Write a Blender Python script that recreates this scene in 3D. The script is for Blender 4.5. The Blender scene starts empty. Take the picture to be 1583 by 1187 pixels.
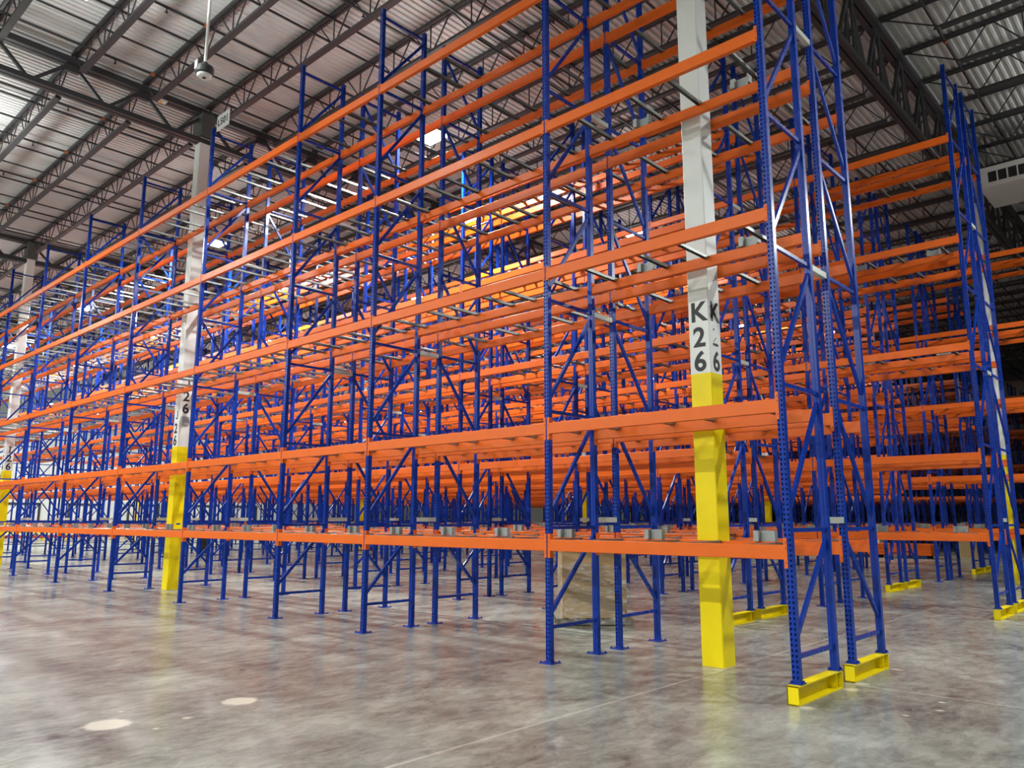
import bpy, math, random
from mathutils import Matrix, Vector
random.seed(7)
W, H = 1583, 1187
C = bpy.context.scene.collection
S = bpy.context.scene

# ------------------------------------------------------------------ camera
CAM = Vector((3.386, -7.768, 1.767))
YAW, PITCH, ROLL, FPX = -0.74456, 0.17279, 0.00106, 1197.4
def cam_axes():
    cy, sy, cp, sp = math.cos(YAW), math.sin(YAW), math.cos(PITCH), math.sin(PITCH)
    f = Vector((sy*cp, cy*cp, sp)); r = Vector((cy, -sy, 0)); u = r.cross(f)
    cr, sr = math.cos(ROLL), math.sin(ROLL)
    return cr*r+sr*u, -sr*r+cr*u, f
R_, U_, F_ = cam_axes()
cd = bpy.data.cameras.new('camera'); cam = bpy.data.objects.new('camera', cd); C.objects.link(cam)
cam.matrix_world = Matrix(((R_.x, U_.x, -F_.x, CAM.x), (R_.y, U_.y, -F_.y, CAM.y), (R_.z, U_.z, -F_.z, CAM.z), (0, 0, 0, 1)))
cd.sensor_width = 36.0; cd.lens = FPX/W*36.0; cd.clip_end = 400; cd.clip_start = 0.05
S.camera = cam
def px(p):
    v = Vector(p)-CAM; d = v.dot(F_)
    if d < 0.1: return None
    return (W/2+FPX*v.dot(R_)/d, H/2-FPX*v.dot(U_)/d)

# ------------------------------------------------------------------ light and view
S.view_settings.view_transform = 'Standard'; S.view_settings.look = 'None'
S.view_settings.exposure = 0.18; S.view_settings.gamma = 1.0; S.view_settings.use_curve_mapping = False
S.cycles.max_bounces = 7; S.cycles.diffuse_bounces = 2; S.cycles.glossy_bounces = 3
S.cycles.transmission_bounces = 4; S.cycles.transparent_max_bounces = 6
S.cycles.sample_clamp_indirect = 6.0
S.cycles.caustics_reflective = False; S.cycles.caustics_refractive = False
wd = bpy.data.worlds.new('world'); S.world = wd; wd.use_nodes = True
wd.node_tree.nodes['Background'].inputs['Color'].default_value = (.5, .55, .6, 1)
wd.node_tree.nodes['Background'].inputs['Strength'].default_value = 0.3
LAMP_AISLE, LAMP_OPEN, LAMP_EMIT = (225.0, 30.0), (1330.0, 520.0), 60.0     # watts down, watts up
LIGHT_SPOTS = [(-9.9, -4.1), (-20.9, -4.1), (-31.9, -4.1)]
for ax in (5.5, -5.5, -16.5, -27.5, -38.5): LIGHT_SPOTS.append((ax, -18.0))  # added lamp row behind the camera to light the beam fronts, stands for several
for ax in (11, 0, -11, -22, -33): LIGHT_SPOTS.append((ax, -27.5))  # second added row, farther back and unseen, also for the beam fronts
LIGHT_SPOTS += [(7.0, 5.5), (6.0, 14.5)]
AISLES = (3.45, 7.83, 12.1, 16.45, 20.8, 25.1, 29.5, 34.0)
for k, y in enumerate(AISLES):
    for j, ax in enumerate((-9.5, -20.2, -31.8, -42.6, -53.4, -64.2)):  # farthest lamp of each line is added to brighten the left wall
        LIGHT_SPOTS.append((ax - (0 if k == 0 else (k % 2)*3.0), y))
LIGHT_Z = 10.62

# ------------------------------------------------------------------ materials
def mat(name, col, rough=.5, metal=0.0, noise=0.0, scale=6.0, spec=.5, emit=None, rvar=0.0, coat=0.0):
    m = bpy.data.materials.new(name); m.use_nodes = True
    nt = m.node_tree; b = nt.nodes['Principled BSDF']
    b.inputs['Base Color'].default_value = (*col, 1); b.inputs['Roughness'].default_value = rough
    b.inputs['Metallic'].default_value = metal; b.inputs['Specular IOR Level'].default_value = spec
    b.inputs['Coat Weight'].default_value = coat
    if emit:
        b.inputs['Emission Color'].default_value = (*emit[0], 1); b.inputs['Emission Strength'].default_value = emit[1]
    if noise or rvar:
        tc = nt.nodes.new('ShaderNodeTexCoord'); n = nt.nodes.new('ShaderNodeTexNoise')
        n.inputs['Scale'].default_value = scale; n.inputs['Detail'].default_value = 4
        nt.links.new(tc.outputs['Object'], n.inputs['Vector'])
        if noise:
            mx = nt.nodes.new('ShaderNodeMix'); mx.data_type = 'RGBA'
            mx.inputs[6].default_value = (*[c*(1-noise) for c in col], 1); mx.inputs[7].default_value = (*[min(1, c*(1+noise)) for c in col], 1)
            nt.links.new(n.outputs['Fac'], mx.inputs[0]); nt.links.new(mx.outputs[2], b.inputs['Base Color'])
        if rvar:
            mr = nt.nodes.new('ShaderNodeMapRange'); mr.inputs[3].default_value = rough-rvar; mr.inputs[4].default_value = rough+rvar
            nt.links.new(n.outputs['Fac'], mr.inputs[0]); nt.links.new(mr.outputs[0], b.inputs['Roughness'])
    return m
BLUE = mat('blue_paint', (.004, .036, .32), .27, noise=.08, scale=3, rvar=.04, spec=.28)
ORANGE = mat('orange_paint', (.78, .135, .008), .42, noise=.08, scale=4, rvar=.08, spec=.35)
GALV = mat('galvanised_steel', (.25, .26, .25), .38, metal=.7, noise=.18, scale=14)
GREYST = mat('grey_steel', (.33, .35, .34), .5, metal=.3, noise=.12, scale=12)
SPACER = mat('light_grey_steel', (.52, .54, .49), .4, metal=.1, noise=.06)
YELLOW = mat('yellow_paint', (.96, .74, .004), .38, noise=.06, scale=5, spec=.3)
WHITE = mat('white_column_paint', (.80, .81, .78), .45, noise=.05, scale=3)
BLACK = mat('black_paint', (.012, .012, .014), .5, noise=.1)
DARK = mat('dark_roof_steel', (.030, .031, .034), .55, noise=.15, scale=5)
CAPGREY = mat('dark_grey_column_cap', (.075, .08, .075), .6, noise=.1)
PIPE = mat('dark_pipe', (.016, .017, .020), .5, noise=.1)
COPPER = mat('orange_coupling', (.36, .09, .03), .5, noise=.1)
LED = mat('led_diffuser', (.9, .9, .9), .4, noise=.01, emit=((1.0, .985, .95), LAMP_EMIT))
HOUSING = mat('white_lamp_housing', (.75, .76, .76), .4, noise=.04)
CARD = mat('cardboard', (.42, .29, .14), .75, noise=.12, scale=9)
WOOD = mat('pallet_wood', (.20, .18, .13), .8, noise=.25, scale=14)
PLASTIC = mat('blue_pallet_plastic', (.01, .05, .16), .45, noise=.1)
SIGN = mat('sign_white', (.78, .79, .78), .5, noise=.03)
WALLM = mat('white_wall_panel', (.72, .73, .71), .6, noise=.05, scale=.6)
WALLG = mat('grey_wall_panel', (.26, .265, .265), .7, noise=.06, scale=.6)
REDM = mat('red_paint', (.35, .04, .02), .5, noise=.1)
AMBER = mat('amber_lens', (.75, .35, .05), .3, noise=.05)
DARKGREY = mat('dark_grey_plastic', (.03, .03, .035), .5, noise=.1)
LIGHTGREY = mat('light_grey_sheet_metal', (.62, .61, .58), .5, noise=.05)

def film_mat():
    m = bpy.data.materials.new('stretch_film'); m.use_nodes = True; nt = m.node_tree; b = nt.nodes['Principled BSDF']
    b.inputs['Base Color'].default_value = (.92, .93, .92, 1); b.inputs['Roughness'].default_value = .22
    tc = nt.nodes.new('ShaderNodeTexCoord'); n = nt.nodes.new('ShaderNodeTexNoise'); mp = nt.nodes.new('ShaderNodeMapping')
    mp.inputs['Scale'].default_value = (2, 2, 9); n.inputs['Scale'].default_value = 2.2; n.inputs['Detail'].default_value = 6; n.inputs['Distortion'].default_value = 1.2
    nt.links.new(tc.outputs['Object'], mp.inputs[0]); nt.links.new(mp.outputs[0], n.inputs['Vector'])
    mr = nt.nodes.new('ShaderNodeMapRange'); mr.inputs[1].default_value = .42; mr.inputs[2].default_value = .72; mr.inputs[3].default_value = .05; mr.inputs[4].default_value = .5
    nt.links.new(n.outputs['Fac'], mr.inputs[0]); nt.links.new(mr.outputs[0], b.inputs['Alpha'])
    bp = nt.nodes.new('ShaderNodeBump'); bp.inputs['Strength'].default_value = .6; bp.inputs['Distance'].default_value = .03
    nt.links.new(n.outputs['Fac'], bp.inputs['Height']); nt.links.new(bp.outputs[0], b.inputs['Normal'])
    return m
FILM = film_mat()

def floor_mat():
    m = bpy.data.materials.new('polished_concrete'); m.use_nodes = True; nt = m.node_tree; b = nt.nodes['Principled BSDF']
    L = nt.links.new
    def N(t, **k):
        n = nt.nodes.new(t)
        for a, v in k.items(): setattr(n, a, v)
        return n
    def math_(op, a, bb=None, clamp=False):
        n = N('ShaderNodeMath', operation=op); n.use_clamp = clamp
        for i, v in enumerate((a, bb)):
            if v is None: continue
            if isinstance(v, (int, float)): n.inputs[i].default_value = v
            else: L(v, n.inputs[i])
        return n.outputs[0]
    def mix(f, a, bb):
        n = N('ShaderNodeMix'); n.data_type = 'RGBA'
        if isinstance(f, (int, float)): n.inputs[0].default_value = f
        else: L(f, n.inputs[0])
        for i, v in ((6, a), (7, bb)):
            if isinstance(v, tuple): n.inputs[i].default_value = (*v, 1)
            else: L(v, n.inputs[i])
        return n.outputs[2]
    def noise(scale, detail=5, rough=.6, vec=None, dist=0):
        n = N('ShaderNodeTexNoise'); n.inputs['Scale'].default_value = scale; n.inputs['Detail'].default_value = detail
        n.inputs['Roughness'].default_value = rough; n.inputs['Distortion'].default_value = dist
        L(vec, n.inputs['Vector']); return n.outputs['Fac']
    def ramp(v, lo, hi):
        n = N('ShaderNodeMapRange'); n.inputs[1].default_value = lo; n.inputs[2].default_value = hi; L(v, n.inputs[0]); return n.outputs[0]
    tc = N('ShaderNodeTexCoord'); P = tc.outputs['Object']
    mp = N('ShaderNodeMapping'); mp.inputs['Rotation'].default_value = (0, 0, .5); mp.inputs['Scale'].default_value = (1.0, .55, 1); L(P, mp.inputs[0])
    big = noise(.45, 4, .55, P); mid = noise(1.5, 7, .68, mp.outputs[0], .5); fine = noise(7, 8, .72, mp.outputs[0], .6); tint = noise(.8, 3, .5, mp.outputs[0])
    v = math_('ADD', math_('MULTIPLY', big, .30), math_('ADD', math_('MULTIPLY', mid, .36), math_('MULTIPLY', fine, .36)))
    f = ramp(v, .36, .65)
    base = mix(f, (.062, .063, .057), (.52, .55, .485))
    base = mix(ramp(tint, .54, .80), base, mix(f, (.066, .058, .051), (.36, .345, .30)))
    # thin scratches and dusty flecks
    sc = noise(26, 3, .5, mp.outputs[0]); base = mix(math_('MULTIPLY', ramp(sc, .66, .74), .45), base, (.5, .49, .44))
    sep = N('ShaderNodeSeparateXYZ'); L(P, sep.inputs[0]); X, Y = sep.outputs[0], sep.outputs[1]
    wob = math_('MULTIPLY', math_('SUBTRACT', noise(3.0, 4, .6, P), .5), .05)
    def line(coord, at, w, lo=None, hi=None, other=None):
        d = math_('ABSOLUTE', math_('SUBTRACT', math_('ADD', coord, wob), at)); k = math_('SUBTRACT', 1.0, ramp(d, w*.4, w))
        if lo is not None:
            k = math_('MULTIPLY', k, math_('MULTIPLY', math_('GREATER_THAN', other, lo), math_('LESS_THAN', other, hi)))
        return k
    joints = None
    for at in (-1.33, -16.8, -9.1, -32.1, 6.3): 
        k = line(X, at, .022); joints = k if joints is None else math_('MAXIMUM', joints, k)
    for at in (1.27, -3.1+.0, 9.9, 18.6):
        k = line(Y, at, .02, (-1 if at == 1.27 else -60), 20, X) if at != -3.1 else None
        if k is not None: joints = math_('MAXIMUM', joints, k)
    base = mix(math_('MULTIPLY', joints, math_('ADD', .3, math_('MULTIPLY', fine, .7))), base, (.60, .58, .52))
    tape = math_('MULTIPLY', line(X, 1.74, .055, -1.6, 1.0, Y), ramp(noise(30, 4, .7, P), .35, .6))
    base = mix(math_('MULTIPLY', tape, .5), base, (.45, .45, .42))
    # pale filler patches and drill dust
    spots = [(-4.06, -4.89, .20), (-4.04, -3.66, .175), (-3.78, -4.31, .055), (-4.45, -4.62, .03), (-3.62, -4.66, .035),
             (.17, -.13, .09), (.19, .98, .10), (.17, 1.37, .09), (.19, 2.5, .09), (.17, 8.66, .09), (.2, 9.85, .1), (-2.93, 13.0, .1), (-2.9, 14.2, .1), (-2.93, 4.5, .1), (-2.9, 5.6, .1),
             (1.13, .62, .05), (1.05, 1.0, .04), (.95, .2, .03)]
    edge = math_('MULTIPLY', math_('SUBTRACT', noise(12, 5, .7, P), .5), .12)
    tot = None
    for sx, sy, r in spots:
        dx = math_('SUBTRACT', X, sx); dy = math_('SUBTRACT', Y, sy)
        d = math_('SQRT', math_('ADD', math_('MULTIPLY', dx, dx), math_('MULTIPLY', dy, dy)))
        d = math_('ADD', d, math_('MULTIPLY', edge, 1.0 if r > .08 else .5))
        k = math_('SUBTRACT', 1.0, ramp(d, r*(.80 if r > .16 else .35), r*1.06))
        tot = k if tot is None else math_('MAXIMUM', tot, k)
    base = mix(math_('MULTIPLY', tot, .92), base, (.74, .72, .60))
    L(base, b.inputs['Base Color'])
    rg = N('ShaderNodeMapRange'); rg.inputs[3].default_value = .16; rg.inputs[4].default_value = .28; L(big, rg.inputs[0]); L(rg.outputs[0], b.inputs['Roughness'])
    b.inputs['Specular IOR Level'].default_value = .33
    bp = N('ShaderNodeBump'); bp.inputs['Strength'].default_value = .012; bp.inputs['Distance'].default_value = .01; L(fine, bp.inputs['Height']); L(bp.outputs[0], b.inputs['Normal'])
    return m
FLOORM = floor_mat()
def deck_mat():
    m = mat('corrugated_deck', (.55, .54, .535), .45, noise=.10, scale=.8, metal=.1)
    return m
DECK = deck_mat()

# ------------------------------------------------------------------ mesh helpers
class MB:
    def __init__(self): self.v = []; self.f = []; self.m = []; self.k = 0
    def face(self, idx): self.f.append(idx); self.m.append(self.k)
    def box(self, x0, x1, y0, y1, z0, z1):
        b = len(self.v)
        self.v += [(x0, y0, z0), (x1, y0, z0), (x1, y1, z0), (x0, y1, z0), (x0, y0, z1), (x1, y0, z1), (x1, y1, z1), (x0, y1, z1)]
        for q in ((0, 3, 2, 1), (4, 5, 6, 7), (0, 1, 5, 4), (1, 2, 6, 5), (2, 3, 7, 6), (3, 0, 4, 7)): self.face(tuple(b+i for i in q))
        return self
    def prism(self, prof, a, b2, axis='z'):      # closed 2-D outline swept along one axis
        b = len(self.v); n = len(prof)
        for t in (a, b2):
            for p, q in prof:
                self.v.append((p, q, t) if axis == 'z' else (t, p, q) if axis == 'x' else (p, t, q))
        for i in range(n):
            j = (i+1) % n; self.face((b+i, b+j, b+n+j, b+n+i))
        self.face(tuple(b+i for i in reversed(range(n)))); self.face(tuple(b+n+i for i in range(n)))
        return self
    def bar(self, p, q, w, h=None, n=4):         # square bar or n-sided rod between two points
        p, q = Vector(p), Vector(q); d = (q-p).normalized()
        s = d.cross(Vector((0, 0, 1)))
        if s.length < 1e-4: s = Vector((1, 0, 0))
        s.normalize(); t = s.cross(d); h = h or w; b = len(self.v)
        for o in (p, q):
            if n == 4:
                for a, c in ((-1, -1), (1, -1), (1, 1), (-1, 1)): self.v.append(tuple(o+s*(a*w/2)+t*(c*h/2)))
            else:
                for i in range(n):
                    an = 2*math.pi*i/n; self.v.append(tuple(o+s*(math.cos(an)*w/2)+t*(math.sin(an)*h/2)))
        for i in range(n):
            j = (i+1) % n; self.face((b+i, b+j, b+n+j, b+n+i))
        self.face(tuple(b+i for i in reversed(range(n)))); self.face(tuple(b+n+i for i in range(n)))
        return self
    def lathe(self, prof, n=24, c=(0, 0)):
        b = len(self.v)
        for r, z in prof:
            for i in range(n):
                a = 2*math.pi*i/n; self.v.append((c[0]+r*math.cos(a), c[1]+r*math.sin(a), z))
        for k in range(len(prof)-1):
            for i in range(n):
                j = (i+1) % n; self.face((b+k*n+i, b+k*n+j, b+(k+1)*n+j, b+(k+1)*n+i))
        self.face(tuple(b+i for i in reversed(range(n)))); self.face(tuple(b+(len(prof)-1)*n+i for i in range(n)))
        return self
    def flip_y(self, d):
        self.v = [(x, d-y, z) for x, y, z in self.v]; self.f = [tuple(reversed(f)) for f in self.f]; return self
    def add(self, o, dx=0, dy=0, dz=0):
        b = len(self.v); self.v += [(x+dx, y+dy, z+dz) for x, y, z in o.v]
        self.f += [tuple(b+i for i in f) for f in o.f]; self.m += o.m; return self
    def mesh(self, name, mats):
        me = bpy.data.meshes.new(name); me.from_pydata(self.v, [], self.f); me.update()
        if not isinstance(mats, (list, tuple)): mats = [mats]
        for m in mats: me.materials.append(m)
        if len(mats) > 1: me.polygons.foreach_set('material_index', self.m)
        return me
def ob(name, me, parent=None, loc=(0, 0, 0), rz=0.0):
    o = bpy.data.objects.new(name, me); C.objects.link(o); o.location = loc; o.rotation_euler = (0, 0, rz)
    if parent: o.parent = parent
    return o
def thing(name, label, cat, loc=(0, 0, 0), rz=0.0, group=None, me=None, kind=None):
    o = ob(name, me, None, loc, rz); o['label'] = label; o['category'] = cat
    if group: o['group'] = group
    if kind: o['kind'] = kind
    return o
def struct(name, me): o = ob(name, me); o['kind'] = 'structure'; return o
ORD = ['first', 'second', 'third', 'fourth', 'fifth', 'sixth', 'seventh', 'eighth', 'ninth', 'tenth', 'eleventh', 'twelfth', 'thirteenth',
       'fourteenth', 'fifteenth', 'sixteenth', 'seventeenth', 'eighteenth', 'nineteenth', 'twentieth', 'twenty-first', 'twenty-second',
       'twenty-third', 'twenty-fourth', 'twenty-fifth', 'twenty-sixth', 'twenty-seventh', 'twenty-eighth', 'twenty-ninth', 'thirtieth',
       'thirty-first', 'thirty-second', 'thirty-third', 'thirty-fourth', 'thirty-fifth', 'thirty-sixth']

# ------------------------------------------------------------------ the hall itself
XW, XE, YS, YN = -74.0, 15.0, -36.0, 68.0
DECK_Z = 13.25
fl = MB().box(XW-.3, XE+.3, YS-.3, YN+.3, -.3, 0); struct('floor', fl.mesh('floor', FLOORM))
def deck():
    m = MB(); p = .168; n = int((XE-XW)/p); xs = []
    prof = ((0, 0), (.045, 0), (.062, .045), (.145, .045), (.162, 0))
    for k in range(n+1):
        for dx, dz in prof[:-1] + ((.151, .0),)[:0]:
            xs.append((XW+k*p+dx, DECK_Z+dz))
        xs.append((XW+k*p+.162, DECK_Z))
    b = 0
    for x, z in xs: m.v += [(x, YS-.3, z), (x, YN+.3, z)]
    for i in range(len(xs)-1): m.face((2*i, 2*i+1, 2*i+3, 2*i+2))
    m.box(XW-.3, XE+.6, YS-.3, YN+.3, DECK_Z+.08, DECK_Z+.3)
    return m
struct('ceiling', deck().mesh('ceiling', DECK))
struct('wall_left', MB().box(XW-.3, XW, YS, YN, 0, DECK_Z+.2).mesh('wall_left', WALLM))
struct('wall_right', MB().box(XE, XE+.3, YS, YN, 0, DECK_Z+.2).mesh('wall_right', WALLG))
struct('wall_back', MB().box(XW, XE, YN, YN+.3, 0, DECK_Z+.2).mesh('wall_back', WALLM))
struct('wall_front', MB().box(XW, XE, YS-.3, YS, 0, DECK_Z+.2).mesh('wall_front', WALLG))

# ------------------------------------------------------------------ rack parts
D = .977; TOP = 10.9
LV = (1.514, 3.010, 5.117, 7.260, 9.378)
HZ = (.43, 1.66, 3.17, 4.69, 6.24, 7.78, 9.32, 10.76)
PW = .0375
def post_holes(z0):
    """C-shaped upright, open towards the frame's inside, with two columns of teardrop slots in its face."""
    m = MB(); y0, y1, t = -PW, .034, .003
    for s in (-1, 1):
        a, b = (s*PW, s*(PW-t)); x0, x1 = min(a, b), max(a, b)
        m.box(x0, x1, y0, y1, z0, TOP)
    m.box(-PW+t, PW-t, y1-t, y1, z0, TOP); m.box(-.006, .006, y1, y1+.004, z0, TOP)
    pitch = .0508; n = int((TOP-z0-.05)/pitch)
    zs = [z0]; wd = [0.0]
    for k in range(n):
        c = z0+.05+k*pitch
        zs += [c-.013, c-.004, c+.012]; wd += [.0045, .0075, .0085]
    zs.append(TOP); wd.append(0.0)
    hx = .0205
    rows = []
    for z, w in zip(zs, wd):
        w2 = w if w else .0075
        r = len(m.v)
        for x in (-PW, -hx-w2, -hx+w2, hx-w2, hx+w2, PW): m.v.append((x, y0, z))
        rows.append(r)
    for i in range(len(zs)-1):
        hole = 0 < i and (i-1) % 3 in (0, 1) and i < len(zs)-2
        for c in range(5):
            if hole and c in (1, 3): continue
            m.face((rows[i]+c, rows[i]+c+1, rows[i+1]+c+1, rows[i+1]+c))
    return m
def post_plain(z0):
    return MB().box(-PW, PW, -PW, .034, z0, TOP).box(-.006, .006, .034, .038, z0, TOP)
def post_block(z0): return MB().box(-PW, PW, -PW, .034, z0, TOP)
def brace_list(z0):
    out = []
    for i, z in enumerate(HZ):
        out.append(('h', (0, .03, z), (0, D-.03, z)))
        if i < len(HZ)-1: out.append(('d', (0, .03, z+.18), (0, D-.03, HZ[i+1]-.11)))
    return out
def brace_mb(b): return MB().bar(b[1], b[2], .036, .042 if b[0] == 'h' else .05)
def plate_mb(z0): 
    q = .10 if z0 < .1 else .062
    m = MB().box(-q, q, -q, q, z0-.010, z0)
    for sx in (-1, 1):
        for sy in (-1, 1): m.lathe([(.011, z0), (.011, z0+.014), (.006, z0+.02)], 6, (sx*(q-.018), sy*(q-.018)))
    return m
# a load beam of a bay of width w: step beam with its end connectors; x runs from the near upright (0) to the far one (-w)
def beam_body(w):
    a, b = -PW-.004, -w+PW+.004
    f, s, r, c = -PW-.006, .002, .026, .005
    prof = [(f+c, -.145), (r-c, -.145), (r, -.145+c), (r, -.045), (s, -.045), (s, -c), (s-c, 0), (f+c, 0), (f, -c), (f, -.145+c)]
    return MB().prism(prof, b, a, 'x')
def beam_conn(w, lv, end):
    up, dn = ((.07, .085), (.072, .075), (.03, .02), (.03, .02), (.03, .02))[lv]
    s = -1 if end == 0 else 1; x = 0 if end == 0 else -w
    e = x+s*PW
    m = MB()
    xs = sorted((e-s*.027, e+s*.010)); m.box(xs[0], xs[1], -PW-.007, -PW-.002, -.145-dn, up)
    xs = sorted((e+s*.001, e+s*.006)); m.box(xs[0], xs[1], -PW-.006, .03, -.145-dn, up)
    m.k = 1; g = (up+.145+dn)
    for q in (.16, .34, .82):
        z = up-g*q; xs = sorted((e+s*-.016, e+s*-.008)); m.box(xs[0], xs[1], -PW-.009, -PW-.006, z-.006, z+.006)
    return m
def support_mb():
    y0, y1 = .004, D-.004
    m = MB().prism([(-.027, -.044), (-.024, -.044), (-.024, -.008), (-.018, -.003), (.018, -.003), (.024, -.008), (.024, -.044), (.027, -.044), (.027, -.006), (.019, 0), (-.019, 0), (-.027, -.006)], y0, y1, 'y')
    for y in (.03, D-.03): 
        m.box(-.03, .03, y-.025, y+.025, -.005, .003)
        m.lathe([(.008, .003), (.008, .012)], 6, (0, y))
    return m
def stop_mb():
    m = MB(); y0, y1 = D-.045, D+.035
    m.box(-.13, -.07, y0, y1, .001, .125); m.box(.10, .13, y0, y1, .001, .125)
    m.box(-.07, .10, y1-.012, y1, .001, .125)
    return m
SUP = {'2': (.29, 1.14), '3': (.40, .85, 1.68), 's': (.18, .98)}
def sup_x(w):
    c = -w/2
    o = SUP['2'] if w < 3.5 and w > 3 else SUP['s'] if w < 3 else SUP['3']
    return sorted([c+s*q for q in o for s in (-1, 1)], reverse=True)
def stop_x(w):
    return (-.70, -2.20) if 3 < w < 3.5 else (-.45, -1.69) if w < 3 else (-.50, -1.74, -2.96)
CACHE = {}
def cm(key, fn):
    if key not in CACHE: CACHE[key] = fn()
    return CACHE[key]
def fy(mb, side): return mb.flip_y(D) if side == 'B' else mb
def post_mesh(which, side, z0, lod):
    def mk():
        m = (post_holes(z0) if lod < 2 else post_plain(z0))
        if which == 'rear': m.flip_y(D)
        return fy(m, side).mesh('post', BLUE)
    return cm(('post', which, side, z0, lod), mk)
def add_frame(par, x, side, z0, lod):
    if lod == 0:
        fr = ob('upright_frame', None, par, (x, 0, 0))
        for which in ('front', 'rear'):
            ob('post', post_mesh(which, side, z0, 0), fr)
            def mkp(which=which):
                m = plate_mb(z0)
                if which == 'rear': m.flip_y(D)
                return fy(m, side).mesh('foot_plate', [BLUE])
            ob('foot_plate', cm(('plate', which, side, z0), mkp), fr)
        for i, b in enumerate(brace_list(z0)):
            ob('brace' if b[0] == 'd' else 'horizontal_strut', cm(('brace', i, side), lambda: fy(brace_mb(b), side).mesh('brace', BLUE)), fr)
    else:
        def mk():
            m = MB()
            m.add(post_holes(z0) if lod == 1 else post_plain(z0)); m.add((post_holes(z0) if lod == 1 else post_plain(z0)).flip_y(D))
            m.add(plate_mb(z0)); m.add(plate_mb(z0).flip_y(D))
            for b in brace_list(z0): m.add(brace_mb(b))
            return fy(m, side).mesh('upright_frame', BLUE)
        ob('upright_frame', cm(('frame', side, z0, lod), mk), par, (x, 0, 0))
def face_flip(mb): return mb.flip_y(D)
def whole_bay(w, side, z0, last, simple=False):
    m = MB()
    for x in ([0] + ([-w] if last else [])):
        if simple:
            m.k = 0; m.add(post_block(z0), x); m.add(post_block(z0).flip_y(D), x)
            for b in brace_list(z0)[::1]: m.add(brace_mb(b), x)
        else:
            m.add(post_plain(z0), x); m.add(post_plain(z0).flip_y(D), x); m.add(plate_mb(z0), x); m.add(plate_mb(z0).flip_y(D), x)
            for b in brace_list(z0): m.add(brace_mb(b), x)
    for lv, z in enumerate(LV):
        for rear in (0, 1):
            t = beam_body(w)
            for e in (0, 1): t.add(beam_conn(w, lv, e))
            t.m = [1]*len(t.m)
            if rear: t.flip_y(D)
            m.add(t, 0, 0, z)
        s = MB()
        for x in sup_x(w):
            if simple: s.box(x-.024, x+.024, .004, D-.004, -.044, 0)
            else: s.add(support_mb(), x)
        s.m = [2]*len(s.m); m.add(s, 0, 0, z)
        s = MB()
        for x in (stop_x(w) if lv == 0 and side == 'A' else ()): s.add(stop_mb(), x)
        s.m = [3]*len(s.m); m.add(s, 0, 0, z)
    return fy(m, side)
def make_bay(x, y, w, side, z0, lod, last, label):
    grp = 'pallet rack bays'
    if lod == 2:
        me = cm(('bay', round(w, 2), side, z0, last), lambda: whole_bay(w, side, z0, last).mesh('rack_bay', [BLUE, ORANGE, GALV, GREYST]))
        return thing('rack_bay', label, 'pallet rack', (x, y, 0), 0, grp, me)
    t = thing('rack_bay', label, 'pallet rack', (x, y, 0), 0, grp)
    add_frame(t, 0, side, z0, lod)
    if last: add_frame(t, -w, side, .01, lod)
    wk = round(w, 3)
    for lv, z in enumerate(LV):
        for rear in (0, 1):
            flip = bool(rear) != (side == 'B')
            if lod == 0:
                b = ob('crossbeam', cm(('bb', wk, flip), lambda: (beam_body(w).flip_y(D) if flip else beam_body(w)).mesh('crossbeam', ORANGE)), t, (0, 0, z))
                for e in (0, 1):
                    ob('end_connector', cm(('bc', wk, lv, e, flip), lambda: (beam_conn(w, lv, e).flip_y(D) if flip else beam_conn(w, lv, e)).mesh('end_connector', [ORANGE, BLACK])), b)
            else:
                def mk():
                    m = beam_body(w)
                    for e in (0, 1): m.add(beam_conn(w, lv, e))
                    return (m.flip_y(D) if flip else m).mesh('crossbeam', [ORANGE, BLACK])
                ob('crossbeam', cm(('bf', wk, lv, flip), mk), t, (0, 0, z))
        for sx in sup_x(w): ob('pallet_support', cm('sup', lambda: support_mb().mesh('pallet_support', GALV)), t, (sx, 0, z))
        for sx in (stop_x(w) if side == 'A' and (lv == 0 or lv in (2, 3) and 3 < w < 3.5) else ()): ob('pallet_stop', cm(('stop', side), lambda: fy(stop_mb(), side).mesh('pallet_stop', GREYST)), t, (sx, 0, z))
    return t

# ------------------------------------------------------------------ rack rows
XS = [.04, -3.12, -6.96, -9.58, -13.43, -17.31, -21.21, -25.08, -28.96, -32.84, -36.72, -40.6, -44.48, -48.36]
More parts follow.
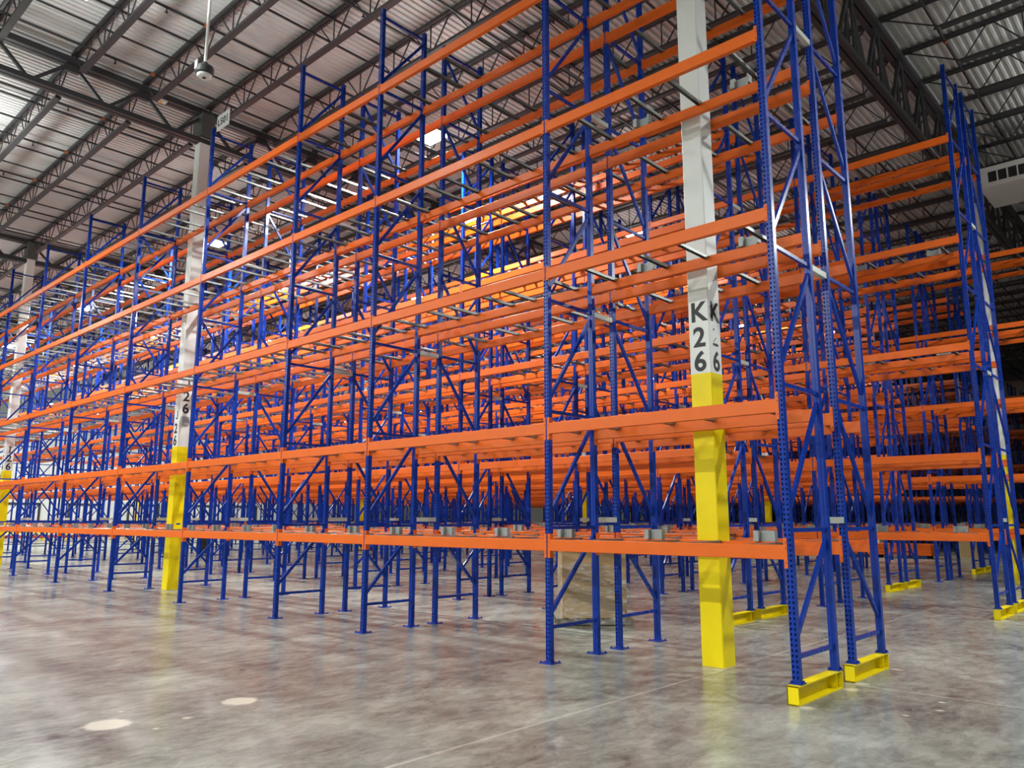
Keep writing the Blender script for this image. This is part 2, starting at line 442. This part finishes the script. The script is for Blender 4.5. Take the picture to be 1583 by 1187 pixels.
#        Y0     flue  first frame
PAIRS = [(0.0, .528, 0), (4.55, .42, 1), (8.80, .45, 0), (13.07, .45, 1), (17.45, .42, 0), (21.65, .42, 1), (26.0, .42, 2), (30.6, .42, 5), (35.2, .42, 3), (39.6, .42, 2)]
ROWN = 0
for pi, (Y0, gap, s0) in enumerate(PAIRS):
    for side, y in (('A', Y0), ('B', Y0+D+gap)):
        ROWN += 1; first = True
        for k in range(s0, len(XS)-1):
            x, w = XS[k], XS[k]-XS[k+1]
            pts = [px((xx, yy, zz)) for xx in (x, x-w) for yy in (y, y+D) for zz in (0, TOP)]
            vis = [p for p in pts if p and -30 < p[0] < W+30]
            if not vis: first = False; continue
            near = pi == 0 and k <= 6 or pi == 2 and k <= 0
            lod = 0 if near else 1 if (pi <= 1 or pi == 2 and k < 6) else 2
            z0 = .192 if (k == s0 and pi < 7) else .01
            rown = 'frontmost row' if ROWN == 1 else ORD[ROWN-1]+' row from the front'
            if ROWN == 1 and k == 0: lab = 'near end rack bay of the frontmost row, column K 26 behind it'
            else: lab = 'blue and orange rack bay, %s from near end, %s' % (ORD[k-s0], rown)
            last = k == len(XS)-2
            bay = make_bay(x, y, w, side, z0, lod, last, lab)
            if side == 'A' and lod < 2:
                for z in (1.76, 4.68, 7.79):
                    sp = cm(('spacer', gap), lambda: MB().prism([(-.03, -.035), (.03, -.035), (.03, .035), (-.03, .035)], D+PW+.003, D+gap-PW-.003, 'y').mesh('row_spacer', SPACER))
                    ob('row_spacer', sp, bay, (0, 0, z))
            if k == s0 and pi < 6:
                # yellow steel base the end frame stands on
                g = thing('rack_end_guard', 'yellow steel base under the end frame of the %s' % rown, 'guard', (x, y, 0), 0, 'yellow bases under the end frames')
                ch = MB(); ya, yb = (-.14, D+.045) if side == 'A' else (-.14, D+.045)
                ch.box(-.055, .06, ya, yb, .168, .18); ch.box(-.055, .06, ya, yb, 0, .012); ch.box(-.055, -.043, ya, yb, .012, .168)
                ob('channel', cm('gch', lambda: ch.mesh('channel', YELLOW)), g)
                for yy in (ya, yb-.012, yb-.13):
                    ob('end_plate', MB().box(-.055, .06 if yy != yb-.13 else .045, yy, yy+.012, .0, .18).mesh('end_plate', YELLOW), g)
                for yy in (.0, D):
                    pass
far = MB()
for pj in range(5):
    Y0 = 44.2+pj*4.4
    for side, y in (('A', Y0), ('B', Y0+D+.42)):
        for k in range(0 if pj > 0 else 2, len(XS)-1):
            p = px((XS[k], y, 3)); q = px((XS[k+1], y, 3))
            if p and q and (p[0] < -20 or q[0] > W+20): continue
            far.add(whole_bay(XS[k]-XS[k+1], side, .01, False, True), XS[k], y)
thing('rack_rows', 'rows of blue and orange racking crowded together in the far depth of the hall', 'pallet rack', me=far.mesh('far_racks', [BLUE, ORANGE, GALV, GREYST]), kind='stuff')

# ------------------------------------------------------------------ building columns
def text(s, size, m, par, loc, rot, ext=.0015):
    cu = bpy.data.curves.new('letter', 'FONT'); cu.body = s; cu.size = size; cu.align_x = 'CENTER'; cu.align_y = 'BOTTOM_BASELINE'; cu.extrude = ext; cu.offset = size*.026
    cu.materials.append(m); q = bpy.data.objects.new('letter_outline', cu); me = bpy.data.meshes.new_from_object(q); bpy.data.objects.remove(q)
    o = bpy.data.objects.new('letter', me); C.objects.link(o); o.parent = par; o.location = loc; o.rotation_euler = rot; return o
COLX = [-1.5-15.3*i for i in range(5)]
CW = .15
def column(cx, cy, label, name=None, worn=False):
    t = thing('building_column', label, 'column', (cx, cy, 0), 0, 'square building columns', kind='thing')
    r = .012
    def sq(a): return [(-a+r, -a), (a-r, -a), (a, -a+r), (a, a-r), (a-r, a), (-a+r, a), (-a, a-r), (-a, -a+r)]
    ob('yellow_base', cm('cy', lambda: MB().prism(sq(CW), 0, 3.63).mesh('yellow_base', YELLOW)), t)
    ob('shaft', cm('cs', lambda: MB().prism(sq(CW), 3.63, 12.30).mesh('shaft', WHITE)), t)
    ob('cap', cm('cc', lambda: MB().box(-.27, .27, -.19, .19, 12.30, 13.0).mesh('cap', CAPGREY)), t)
    if name:
        col, row = name
        for face in ('s', 'e'):
            zz = (4.33, 3.99, 3.67) if col != 'J' or face == 's' else (5.18, 4.84, 4.52)
            for ch, z in zip((col, row[0], row[1]), zz):
                size = .36
                loc, rot = ((0, -CW-.001, z), (math.pi/2, 0, 0)) if face == 's' else ((CW+.001, 0, z), (math.pi/2, 0, math.pi/2))
                if worn and face == 'e' and ch == '2':
                    m = MB()                       # remnants of a digit that has peeled off
                    for q in range(5): m.box(CW, CW+.002, -.075+.028*q, -.055+.030*q, z+.004, z+.035+.006*(q % 2))
                    m.bar((CW+.001, -.06, z+.05), (CW+.001, .02, z+.12), .003, .008); m.box(CW, CW+.002, -.05, -.02, z+.21, z+.235)
                    ob('letter', m.mesh('worn_digit', BLACK), t); continue
                if ch in 'IJ':                     # drawn strokes: a serifed I and a hooked J
                    m = MB()
                    if ch == 'I':
                        m.box(-.021, .021, -.001, .001, 0, .25)
                        for q in (.015, .235): m.box(-.06, .06, -.001, .001, q-.015, q+.015)
                    else:
                        m.box(.025, .065, -.001, .001, .075, .25)
                        pts = [(.005+.0625*math.cos(a), .075+.0575*math.sin(a)) for a in [-math.pi*k/10 for k in range(10)]]
                        inn = [(.005+.020*math.cos(a), .075+.018*math.sin(a)) for a in [-math.pi*k/10 for k in range(10)]]
                        for k in range(9):
                            b = len(m.v)
                            for yy in (-.001, .001): m.v += [(pts[k][0], yy, pts[k][1]), (pts[k+1][0], yy, pts[k+1][1]), (inn[k+1][0], yy, inn[k+1][1]), (inn[k][0], yy, inn[k][1])]
                            m.face((b, b+1, b+2, b+3)); m.face((b+7, b+6, b+5, b+4)); m.face((b, b+4, b+5, b+1)); m.face((b+3, b+2, b+6, b+7))
                    ob('letter', m.mesh('letter', BLACK), t, loc, rot[2])
                    continue
                text(ch, size, BLACK, t, loc, rot)
    return t
GAPM = 1.30
column(COLX[0], GAPM-.005, 'square column lettered K 26 behind the frontmost rack bay, yellow below, white above', ('K', '26'), True)
c = column(COLX[1]-.05, GAPM, 'square column lettered J 26, yellow below and white above', ('J', '26'))
ob('junction_box', MB().box(CW, CW+.06, -.09, .09, 4.2, 4.42).mesh('junction_box', GREYST), c)
ob('sticker', MB().box(CW, CW+.002, -.02, .08, 1.62, 1.66).mesh('sticker', BLUE), c)
column(COLX[2], GAPM, 'square column lettered I 26 at the left edge', ('I', '26'))
CN = 'KJIHG'
for j, cy in enumerate((18.64, 36.39, 54.19)):
    for i in range(5):
        if px((COLX[i], cy, 3)) and -20 < px((COLX[i], cy, 3))[0] < W+20:
            column(COLX[i], cy, 'square yellow and white column, %s from the right, %s column line behind row 26' % (ORD[i], ORD[j]))

# ------------------------------------------------------------------ roof steel
GT, GB = 13.13, 12.14
def girder(GB=GB, deep=False):
    y0, y1 = YS, YN; parts = []
    top = MB().box(-.15, -.02, y0, y1, GT-.16, GT); top.box(.02, .15, y0, y1, GT-.16, GT); top.box(-.02, .02, y0, y1, GT-.02, GT)
    bot = MB().box(-.13, -.02, y0, y1, GB, GB+.13); bot.box(.02, .13, y0, y1, GB, GB+.13); bot.box(-.02, .02, y0, y1, GB+.06, GB+.08)
    web = MB(); y = 1.30-1.74*20
    while y < y1-2:
        web.bar((0, y, GT-.1), (0, y+.87, GB+.06), .075); web.bar((0, y+.87, GB+.06), (0, y+1.74, GT-.1), .075)
        if deep:
            for q in (-.05, .05): web.bar((q, y, GT-.1), (q, y, GB+.06), .05)
            web.bar((0, y+.05, GT-.1), (0, y+.44, GB+.06), .05); web.bar((0, y+1.3, GB+.06), (0, y+1.69, GT-.1), .05)
        web.box(-.06, .06, y-.16, y+.16, GT-.34, GT-.14)
        y += 1.74
    return top, bot, web
gt, gb, gw = girder(); gms = (gt.mesh('top_chord', DARK), gb.mesh('bottom_chord', DARK), gw.mesh('web', DARK))
gt, gb, gw = girder(11.38, True); gmk = (gt.mesh('top_chord', DARK), gb.mesh('bottom_chord', DARK), gw.mesh('web', DARK))
for i in range(-1, 5):
    gx = -1.5-15.3*i
    if i == -1: continue
    lab = 'heavy dark steel roof girder carried by the %s column line' % ('K 26', 'J 26', 'I 26', 'fourth', 'fifth')[i]
    g = thing('roof_girder', lab, 'girder', (gx, 0, 0), 0, 'roof girders')
    for n, me in zip(('top_chord', 'bottom_chord', 'web'), gmk if i == 0 else gms): ob(n, me, g)
SPAN = 15.3
def joist(eb=.85):
    a, b = -.12, -SPAN+.12; zt, zb = DECK_Z-.02, 12.42
    top = MB().box(b, a, -.075, -.012, zt-.075, zt); top.box(b, a, .012, .075, zt-.075, zt); top.box(b, a, -.012, .012, zt-.012, zt)
    e = .85; ea = -SPAN+eb
    bot = MB().box(ea, -e, -.07, -.012, zb, zb+.07); bot.box(ea, -e, .012, .07, zb, zb+.07); bot.box(ea, -e, -.012, .012, zb, zb+.01)
    web = MB(); n = 10; p = (SPAN-e-eb)/n
    web.bar((a-.05, 0, zt-.05), (-e-.05, 0, zb+.03), .03); web.bar((b+.05, 0, zt-.05), (ea+.05, 0, zb+.03), .03)
    for k in range(n):
        x0 = -e-k*p; xm = x0-p/2; x1 = x0-p
        web.bar((x0-.05, 0, zb+.03), (xm+.04, 0, zt-.04), .026); web.bar((xm-.04, 0, zt-.04), (x1+.05, 0, zb+.03), .026)
        web.bar((x0-.02, 0, zb+.03), (x0-.02, 0, zt-.04), .024)
    return top, bot, web
jt, jb, jw = joist(); jms = (jt.mesh('top_chord', DARK), jb.mesh('bottom_chord', DARK), jw.mesh('web', DARK))
jt, jb, jw = joist(1.35); jmr = (jt.mesh('top_chord', DARK), jb.mesh('bottom_chord', DARK), jw.mesh('web', DARK))
SPN = ('right of column line K', 'between column lines J and K', 'between column lines I and J', 'in the span left of column I', 'in the leftmost span')
for i in range(5):
    gx = -1.5-15.3*(i-1)
    for k in range(-5, 31):
        y = 1.30+1.74*k
        pts = [px((gx-SPAN*q/8, y, zz)) for q in range(9) for zz in (DECK_Z, 12.4)]
        if not any(p and -10 < p[0] < W+10 and -10 < p[1] < H for p in pts): continue
        where = 'over column row 26' if k == 0 else ('%s in front of row 26' % ORD[-k-1] if k < 0 else '%s behind row 26' % ORD[k-1])
        t = thing('roof_joist', 'dark open-web roof joist %s, %s' % (SPN[i], where), 'roof joist', (gx, y, 0), 0, 'open-web roof joists')
        for n, me in zip(('top_chord', 'bottom_chord', 'web'), jmr if i == 0 else jms): ob(n, me, t)
for i in range(4):
    gx = -1.5-15.3*(i-1)
    for q, dx in enumerate((3.0, 6.2, 9.1, 12.4)):
        nm = '%s %s' % (ORD[q], SPN[i])
        t = thing('bridging_angle', 'thin dark bridging lines crossing the joists, %s' % nm, 'bridging', (gx-dx, 0, 0), 0, 'joist bridging lines')
        ob('upper_rod', cm('bu', lambda: MB().box(-.02, .02, YS, YN, DECK_Z-.14, DECK_Z-.10).mesh('upper_rod', PIPE)), t)
        ob('lower_rod', cm('bl', lambda: MB().box(-.02, .02, YS, YN, 12.50, 12.535).mesh('lower_rod', PIPE)), t)
    for q, dx in enumerate((2.2, 5.2, 8.2, 11.3, 14.2)):
        nm = '%s %s' % (ORD[q], SPN[i])
        t = thing('sprinkler_pipe', 'dark sprinkler pipe under the deck, %s' % nm, 'pipe', (gx-dx, 0, 0), 0, 'sprinkler branch pipes')
        ob('pipe', cm('pp', lambda: MB().bar((0, YS, 12.98), (0, YN, 12.98), .062, .062, 8).mesh('pipe', PIPE)), t)
        for h in range(12):
            y = -4.6+h*3.05
            ob('sprinkler_head', cm('sh', lambda: MB().box(-.012, .012, -.012, .012, 12.86, 12.96).box(-.03, .03, -.03, .03, 12.85, 12.865).mesh('sprinkler_head', COPPER if False else PIPE)), t, (0, y, 0))
            if h % 4 == 1: ob('coupling', cm('cp', lambda: MB().bar((0, -.05, 12.98), (0, .05, 12.98), .095, .095, 8).mesh('coupling', COPPER)), t, (0, y+.9, 0))
for q, cx in enumerate((1.55, 1.85)):
    thing('electrical_conduit', 'thin grey conduit crossing the joists right of girder K, %s of two' % ('nearer', 'farther')[1-q], 'conduit', (cx, 0, 0), 0, 'thin conduits',
          me=MB().bar((0, -6, 12.38), (0, 30, 12.38), .025, .025, 6).mesh('conduit', GALV))

# ------------------------------------------------------------------ lamps
def area(name, par, loc, up, power, sx, sy):
    ld = cm(('ld', up, power), lambda: bpy.data.lights.new('high_bay_lamp', 'AREA'))
    ld.energy = power; ld.shape = 'RECTANGLE'; ld.size = sx; ld.size_y = sy; ld.color = (.96, 1.0, .97)
    o = bpy.data.objects.new(name, ld); C.objects.link(o); o.parent = par; o.location = loc
    if up: o.rotation_euler = (math.pi, 0, 0)
    return o
LAISLE = {}
for ly, nm in zip(AISLES, ORD): LAISLE[ly] = 'in the %s aisle from the front' % nm
cnt = {}
for lx, ly in LIGHT_SPOTS:
    key = LAISLE.get(ly, 'over the open floor at depth %s' % ('near' if ly < -8 else 'far'))
    cnt[ly] = cnt.get(ly, 0)+1
    if ly in LAISLE: lab = 'bright white high bay lamp, %s from the right, %s' % (ORD[cnt[ly]-1], key)
    else: lab = 'unseen bright white high bay lamp above the open floor'
    grp = 'high bay lamps' if ly in LAISLE else 'high bay lamps over the open floor'
    t = thing('high_bay_light', lab, 'lamp', (lx, ly, LIGHT_Z), 0, grp)
    ob('housing', cm('lh', lambda: MB().box(-.36, .36, -.24, .24, .03, .09).box(-.28, .28, -.06, .06, .09, .16).mesh('housing', HOUSING)), t)
    ob('diffuser', cm('ldm', lambda: MB().box(-.34, .34, -.22, .22, .0, .03).mesh('diffuser', LED)), t)
    for s in (-1, 1): ob('hanger', cm(('hg', s), lambda: MB().bar((s*.25, 0, .16), (s*.25, 0, DECK_Z-LIGHT_Z), .008, .008, 6).mesh('hanger', GALV)), t)
    area('lamp_down', t, (0, 0, -.02), False, LAMP_AISLE[0]*(3.6 if ly < 4 else 1.6 if ly < 8 else 1.0) if ly in LAISLE else LAMP_OPEN[0]*((.12 if lx > -12 else .36) if ly == -4.1 else .6 if ly > 0 else 1), .66, .24)
    area('lamp_up', t, (0, 0, .18), True, (LAMP_AISLE if ly in LAISLE else LAMP_OPEN)[1]*(.5 if ly < -20 else (.75 if lx > -12 else .5) if ly == -4.1 else 1), 1.0, .7)

# ------------------------------------------------------------------ small things under the roof
t = thing('security_camera', 'black and white dome camera hanging on a white pole from the roof', 'camera', (-9.64, -2.0, 9.80))
ob('pole', MB().bar((0, 0, .26), (0, 0, DECK_Z-9.80), .055, .055, 12).mesh('pole', WHITE), t)
ob('body', MB().lathe([(.05, .26), (.06, .19), (.15, .17), (.165, .14), (.165, .04), (.14, .01)], 28).mesh('body', DARKGREY), t)
ob('dome', MB().lathe([(.135, .02), (.13, -.01), (.11, -.03), (.04, -.04)], 28).mesh('dome', HOUSING), t)
ob('lens', MB().lathe([(.035, -.038), (.033, -.05), (.015, -.053)], 16).mesh('lens', BLACK), t)
ob('bracket', MB().box(-.05, .05, -.17, -.15, .08, .24).mesh('bracket', HOUSING), t)
t = thing('hanging_sign', 'small white sign with black code hanging beside the top of column J 26', 'sign', (-15.45, 1.18, 12.35))
ob('plate', MB().box(-.34, .34, -.008, .008, -.22, .22).mesh('plate', SIGN), t)
for ch, dx in zip('LS01', (-.225, -.075, .075, .225)): text(ch, .27, BLACK, t, (dx, -.0095, -.09), (math.pi/2, 0, 0))
t = thing('strobe_light', 'small white strobe with amber centre on the roof girder above column J 26', 'strobe light', (-16.80+.02, .02, 12.97))
ob('plate', MB().box(-.09, .09, -.16, .16, -.035, 0).mesh('plate', HOUSING), t)
ob('lens', MB().lathe([(.035, -.07), (.05, -.05), (.05, -.03)], 16).mesh('lens', AMBER), t)
t = thing('air_unit', 'white hanging air unit with a black louvred side at the right edge', 'air handler', (0, 0, 0))
ob('casing', MB().box(-1.0, 2.6, 17.1, 19.0, 11.25, 11.30).box(-1.0, 2.6, 17.13, 19.0, 11.3, 11.85).mesh('casing', LIGHTGREY), t)
fr = MB().box(-1.0, 2.6, 17.08, 17.13, 11.30, 11.38).box(-1.0, 2.6, 17.08, 17.13, 11.70, 11.85).box(-1.0, -.8, 17.08, 17.13, 11.38, 11.70)
for k in range(14): fr.box(-.8+.25*k, -.765+.25*k, 17.09, 17.13, 11.38, 11.70)
ob('grille', fr.mesh('grille', LIGHTGREY), t)
ob('grille_opening', MB().box(-.8, 2.55, 17.115, 17.128, 11.38, 11.70).mesh('opening', BLACK), t)
for hx in (-.9, 2.2): ob('hanger', MB().bar((hx, 18, 11.85), (hx, 18, DECK_Z), .03, .03, 6).mesh('hanger', PIPE), t)

# ------------------------------------------------------------------ things on the floor
def pallet(t, m, w=1.2, d=1.1, h=.135):
    mb = MB()
    for k in range(7):
        x = -w/2+k*(w-.1)/6; mb.box(x, x+.1, -d/2, d/2, h-.02, h)
    for y in (-d/2, -.05, d/2-.1): mb.box(-w/2, w/2, y, y+.1, h-.10, h-.02)
    for y in (-d/2, -.05, d/2-.1): mb.box(-w/2, w/2, y, y+.1, 0, .02)
    for y in (-d/2, -.05, d/2-.1):
        for x in (-w/2, -.07, w/2-.14): mb.box(x, x+.14, y, y+.1, .02, h-.10)
    return ob('pallet', mb.mesh('pallet', m), t)
t = thing('pallet_load', 'tall cardboard box in stretch film on a pallet behind the first racks', 'pallet load', (-5.06, 3.44, 0), math.radians(45))
t.rotation_euler = (0, 0, math.radians(43))
pallet(t, WOOD, 1.28, 1.15)
bx = MB().box(-.54, .54, -.54, .54, .14, 1.27); ob('carton', bx.mesh('carton', CARD), t)
ob('tape', MB().box(-.012, .012, -.543, -.54, .14, 1.27).mesh('tape', mat('brown_tape', (.22, .14, .06), .4, noise=.05)), t)
for hx in (-.62, -.50): pass
ob('carton_lid', MB().box(-.55, .55, -.55, .55, 1.22, 1.275).mesh('carton_lid', CARD), t)
def film():
    m = MB(); rings = 22; n = 64; b = 0; r = .575
    for k in range(rings+1):
        z = .05+k*(1.02-.05)/rings
        for i in range(n):
            a = 2*math.pi*i/n; cxx, cyy = math.cos(a), math.sin(a); q = 1/max(abs(cxx), abs(cyy)); q = min(q, 1.36)
            w = .012*math.sin(7*a+k*.9)+.010*math.sin(13*a-k*1.7)+(.03*math.sin(5*a) if k < 2 else 0)
            zz = z+(.03*math.sin(3*a+1)+.015*math.sin(11*a) if k == rings else 0)
            m.v.append(((r-.02+w*.6)*q*cxx*(1 if k > 1 else 1.07), (r-.02+w*.6)*q*cyy*(1 if k > 1 else 1.07), zz))
    for k in range(rings):
        for i in range(n):
            j = (i+1) % n; m.face((k*n+i, k*n+j, (k+1)*n+j, (k+1)*n+i))
    return m
ob('stretch_film', film().mesh('stretch_film', FILM), t)
t = thing('beam_bundle', 'stack of orange rack beams lying on blue pallets on the far floor', 'beam bundle', (-8.75, 32.2, 0))
for qx in (-1.2, 1.0):
    p = pallet(t, PLASTIC, 1.1, 1.1); p.location = (qx, 0, 0)
for r in range(4):
    for c_ in range(5): ob('loose_crossbeam', cm('lb', lambda: MB().box(-1.75, 1.75, -.1, .1, 0, .125).mesh('loose_crossbeam', ORANGE)), t, (.04*((r*3+c_) % 3), -.42+.205*c_, .14+.13*r))
t = thing('wrapped_pallet', 'white wrapped pallet on the far floor behind the orange beam stack', 'pallet load', (-10.4, 34.0, 0), .1)
pallet(t, WOOD); ob('load', MB().box(-.55, .55, -.5, .5, .14, 1.3).mesh('load', SIGN), t)
t = thing('brown_carton', 'open brown carton standing on the far floor beside the orange beam stack', 'carton', (-6.1, 34.3, 0), .3)
ob('carton', MB().box(-.35, .35, -.35, .35, 0, .8).mesh('carton', CARD), t)
ob('flap', MB().bar((-.35, 0, .8), (-.55, 0, 1.0), .68, .012).mesh('flap', CARD), t)
t = thing('black_drum', 'black drum on the floor far behind the frontmost racks, left of column J 26', 'drum', (-36.9, 11.9, 0))
ob('body', MB().lathe([(.33, 0), (.34, .05), (.34, .3), (.35, .33), (.34, .36), (.34, .62), (.35, .65), (.34, .68), (.34, .95)], 24).mesh('body', BLACK), t)
ob('lid', MB().lathe([(.36, .95), (.36, .99), (.2, 1.0)], 24).mesh('lid', DARKGREY), t)
# dock side far left
for k in range(7):
    y = 3.0+k*5.2
    t = thing('dock_door', 'white sectional dock door in the far left wall, %s from the front' % ORD[k], 'dock door', (XW+.02, y, 0), 0, 'dock doors in the far left wall')
    d = MB()
    for q in range(5): d.box(.02, .06, -1.3, 1.3, .02+q*.58, .57+q*.58)
    ob('door_panel', cm('ddp', lambda: d.mesh('door_panel', SIGN)), t)
    ob('door_surround', cm('dds', lambda: MB().box(0, .1, -1.5, -1.32, 0, 3.1).box(0, .1, 1.32, 1.5, 0, 3.1).box(0, .1, -1.5, 1.5, 2.95, 3.15).mesh('door_surround', DARKGREY)), t)
    for s in (-1, 1):
        b = thing('bollard', 'yellow bollard %s dock door %s from the front' % (('on the near side of', 'on the far side of')[s > 0], ORD[k]), 'bollard', (XW+1.0, y+s*1.7, 0), 0, 'yellow dock bollards')
        ob('post', cm('bol', lambda: MB().lathe([(.085, 0), (.085, 1.1), (.06, 1.15), (.02, 1.17)], 16).mesh('post', YELLOW)), b)
        ob('foot_plate', cm('bolf', lambda: MB().box(-.13, .13, -.13, .13, 0, .015).mesh('foot_plate', YELLOW)), b)
t = thing('guard_rail', 'low red and yellow guard rail along the far left dock wall', 'guard rail', (XW+3.0, 14, 0))
ob('lower_rail', MB().box(-.05, .05, -12, 22, .15, .4).mesh('lower_rail', REDM), t)
ob('upper_rail', MB().box(-.05, .05, -12, 22, .55, .8).mesh('upper_rail', YELLOW), t)
for k in range(12): ob('rail_post', cm('rp', lambda: MB().box(-.16, -.05, -.06, .06, 0, .85).mesh('rail_post', YELLOW)), t, (0, -11.9+k*3.07, 0))
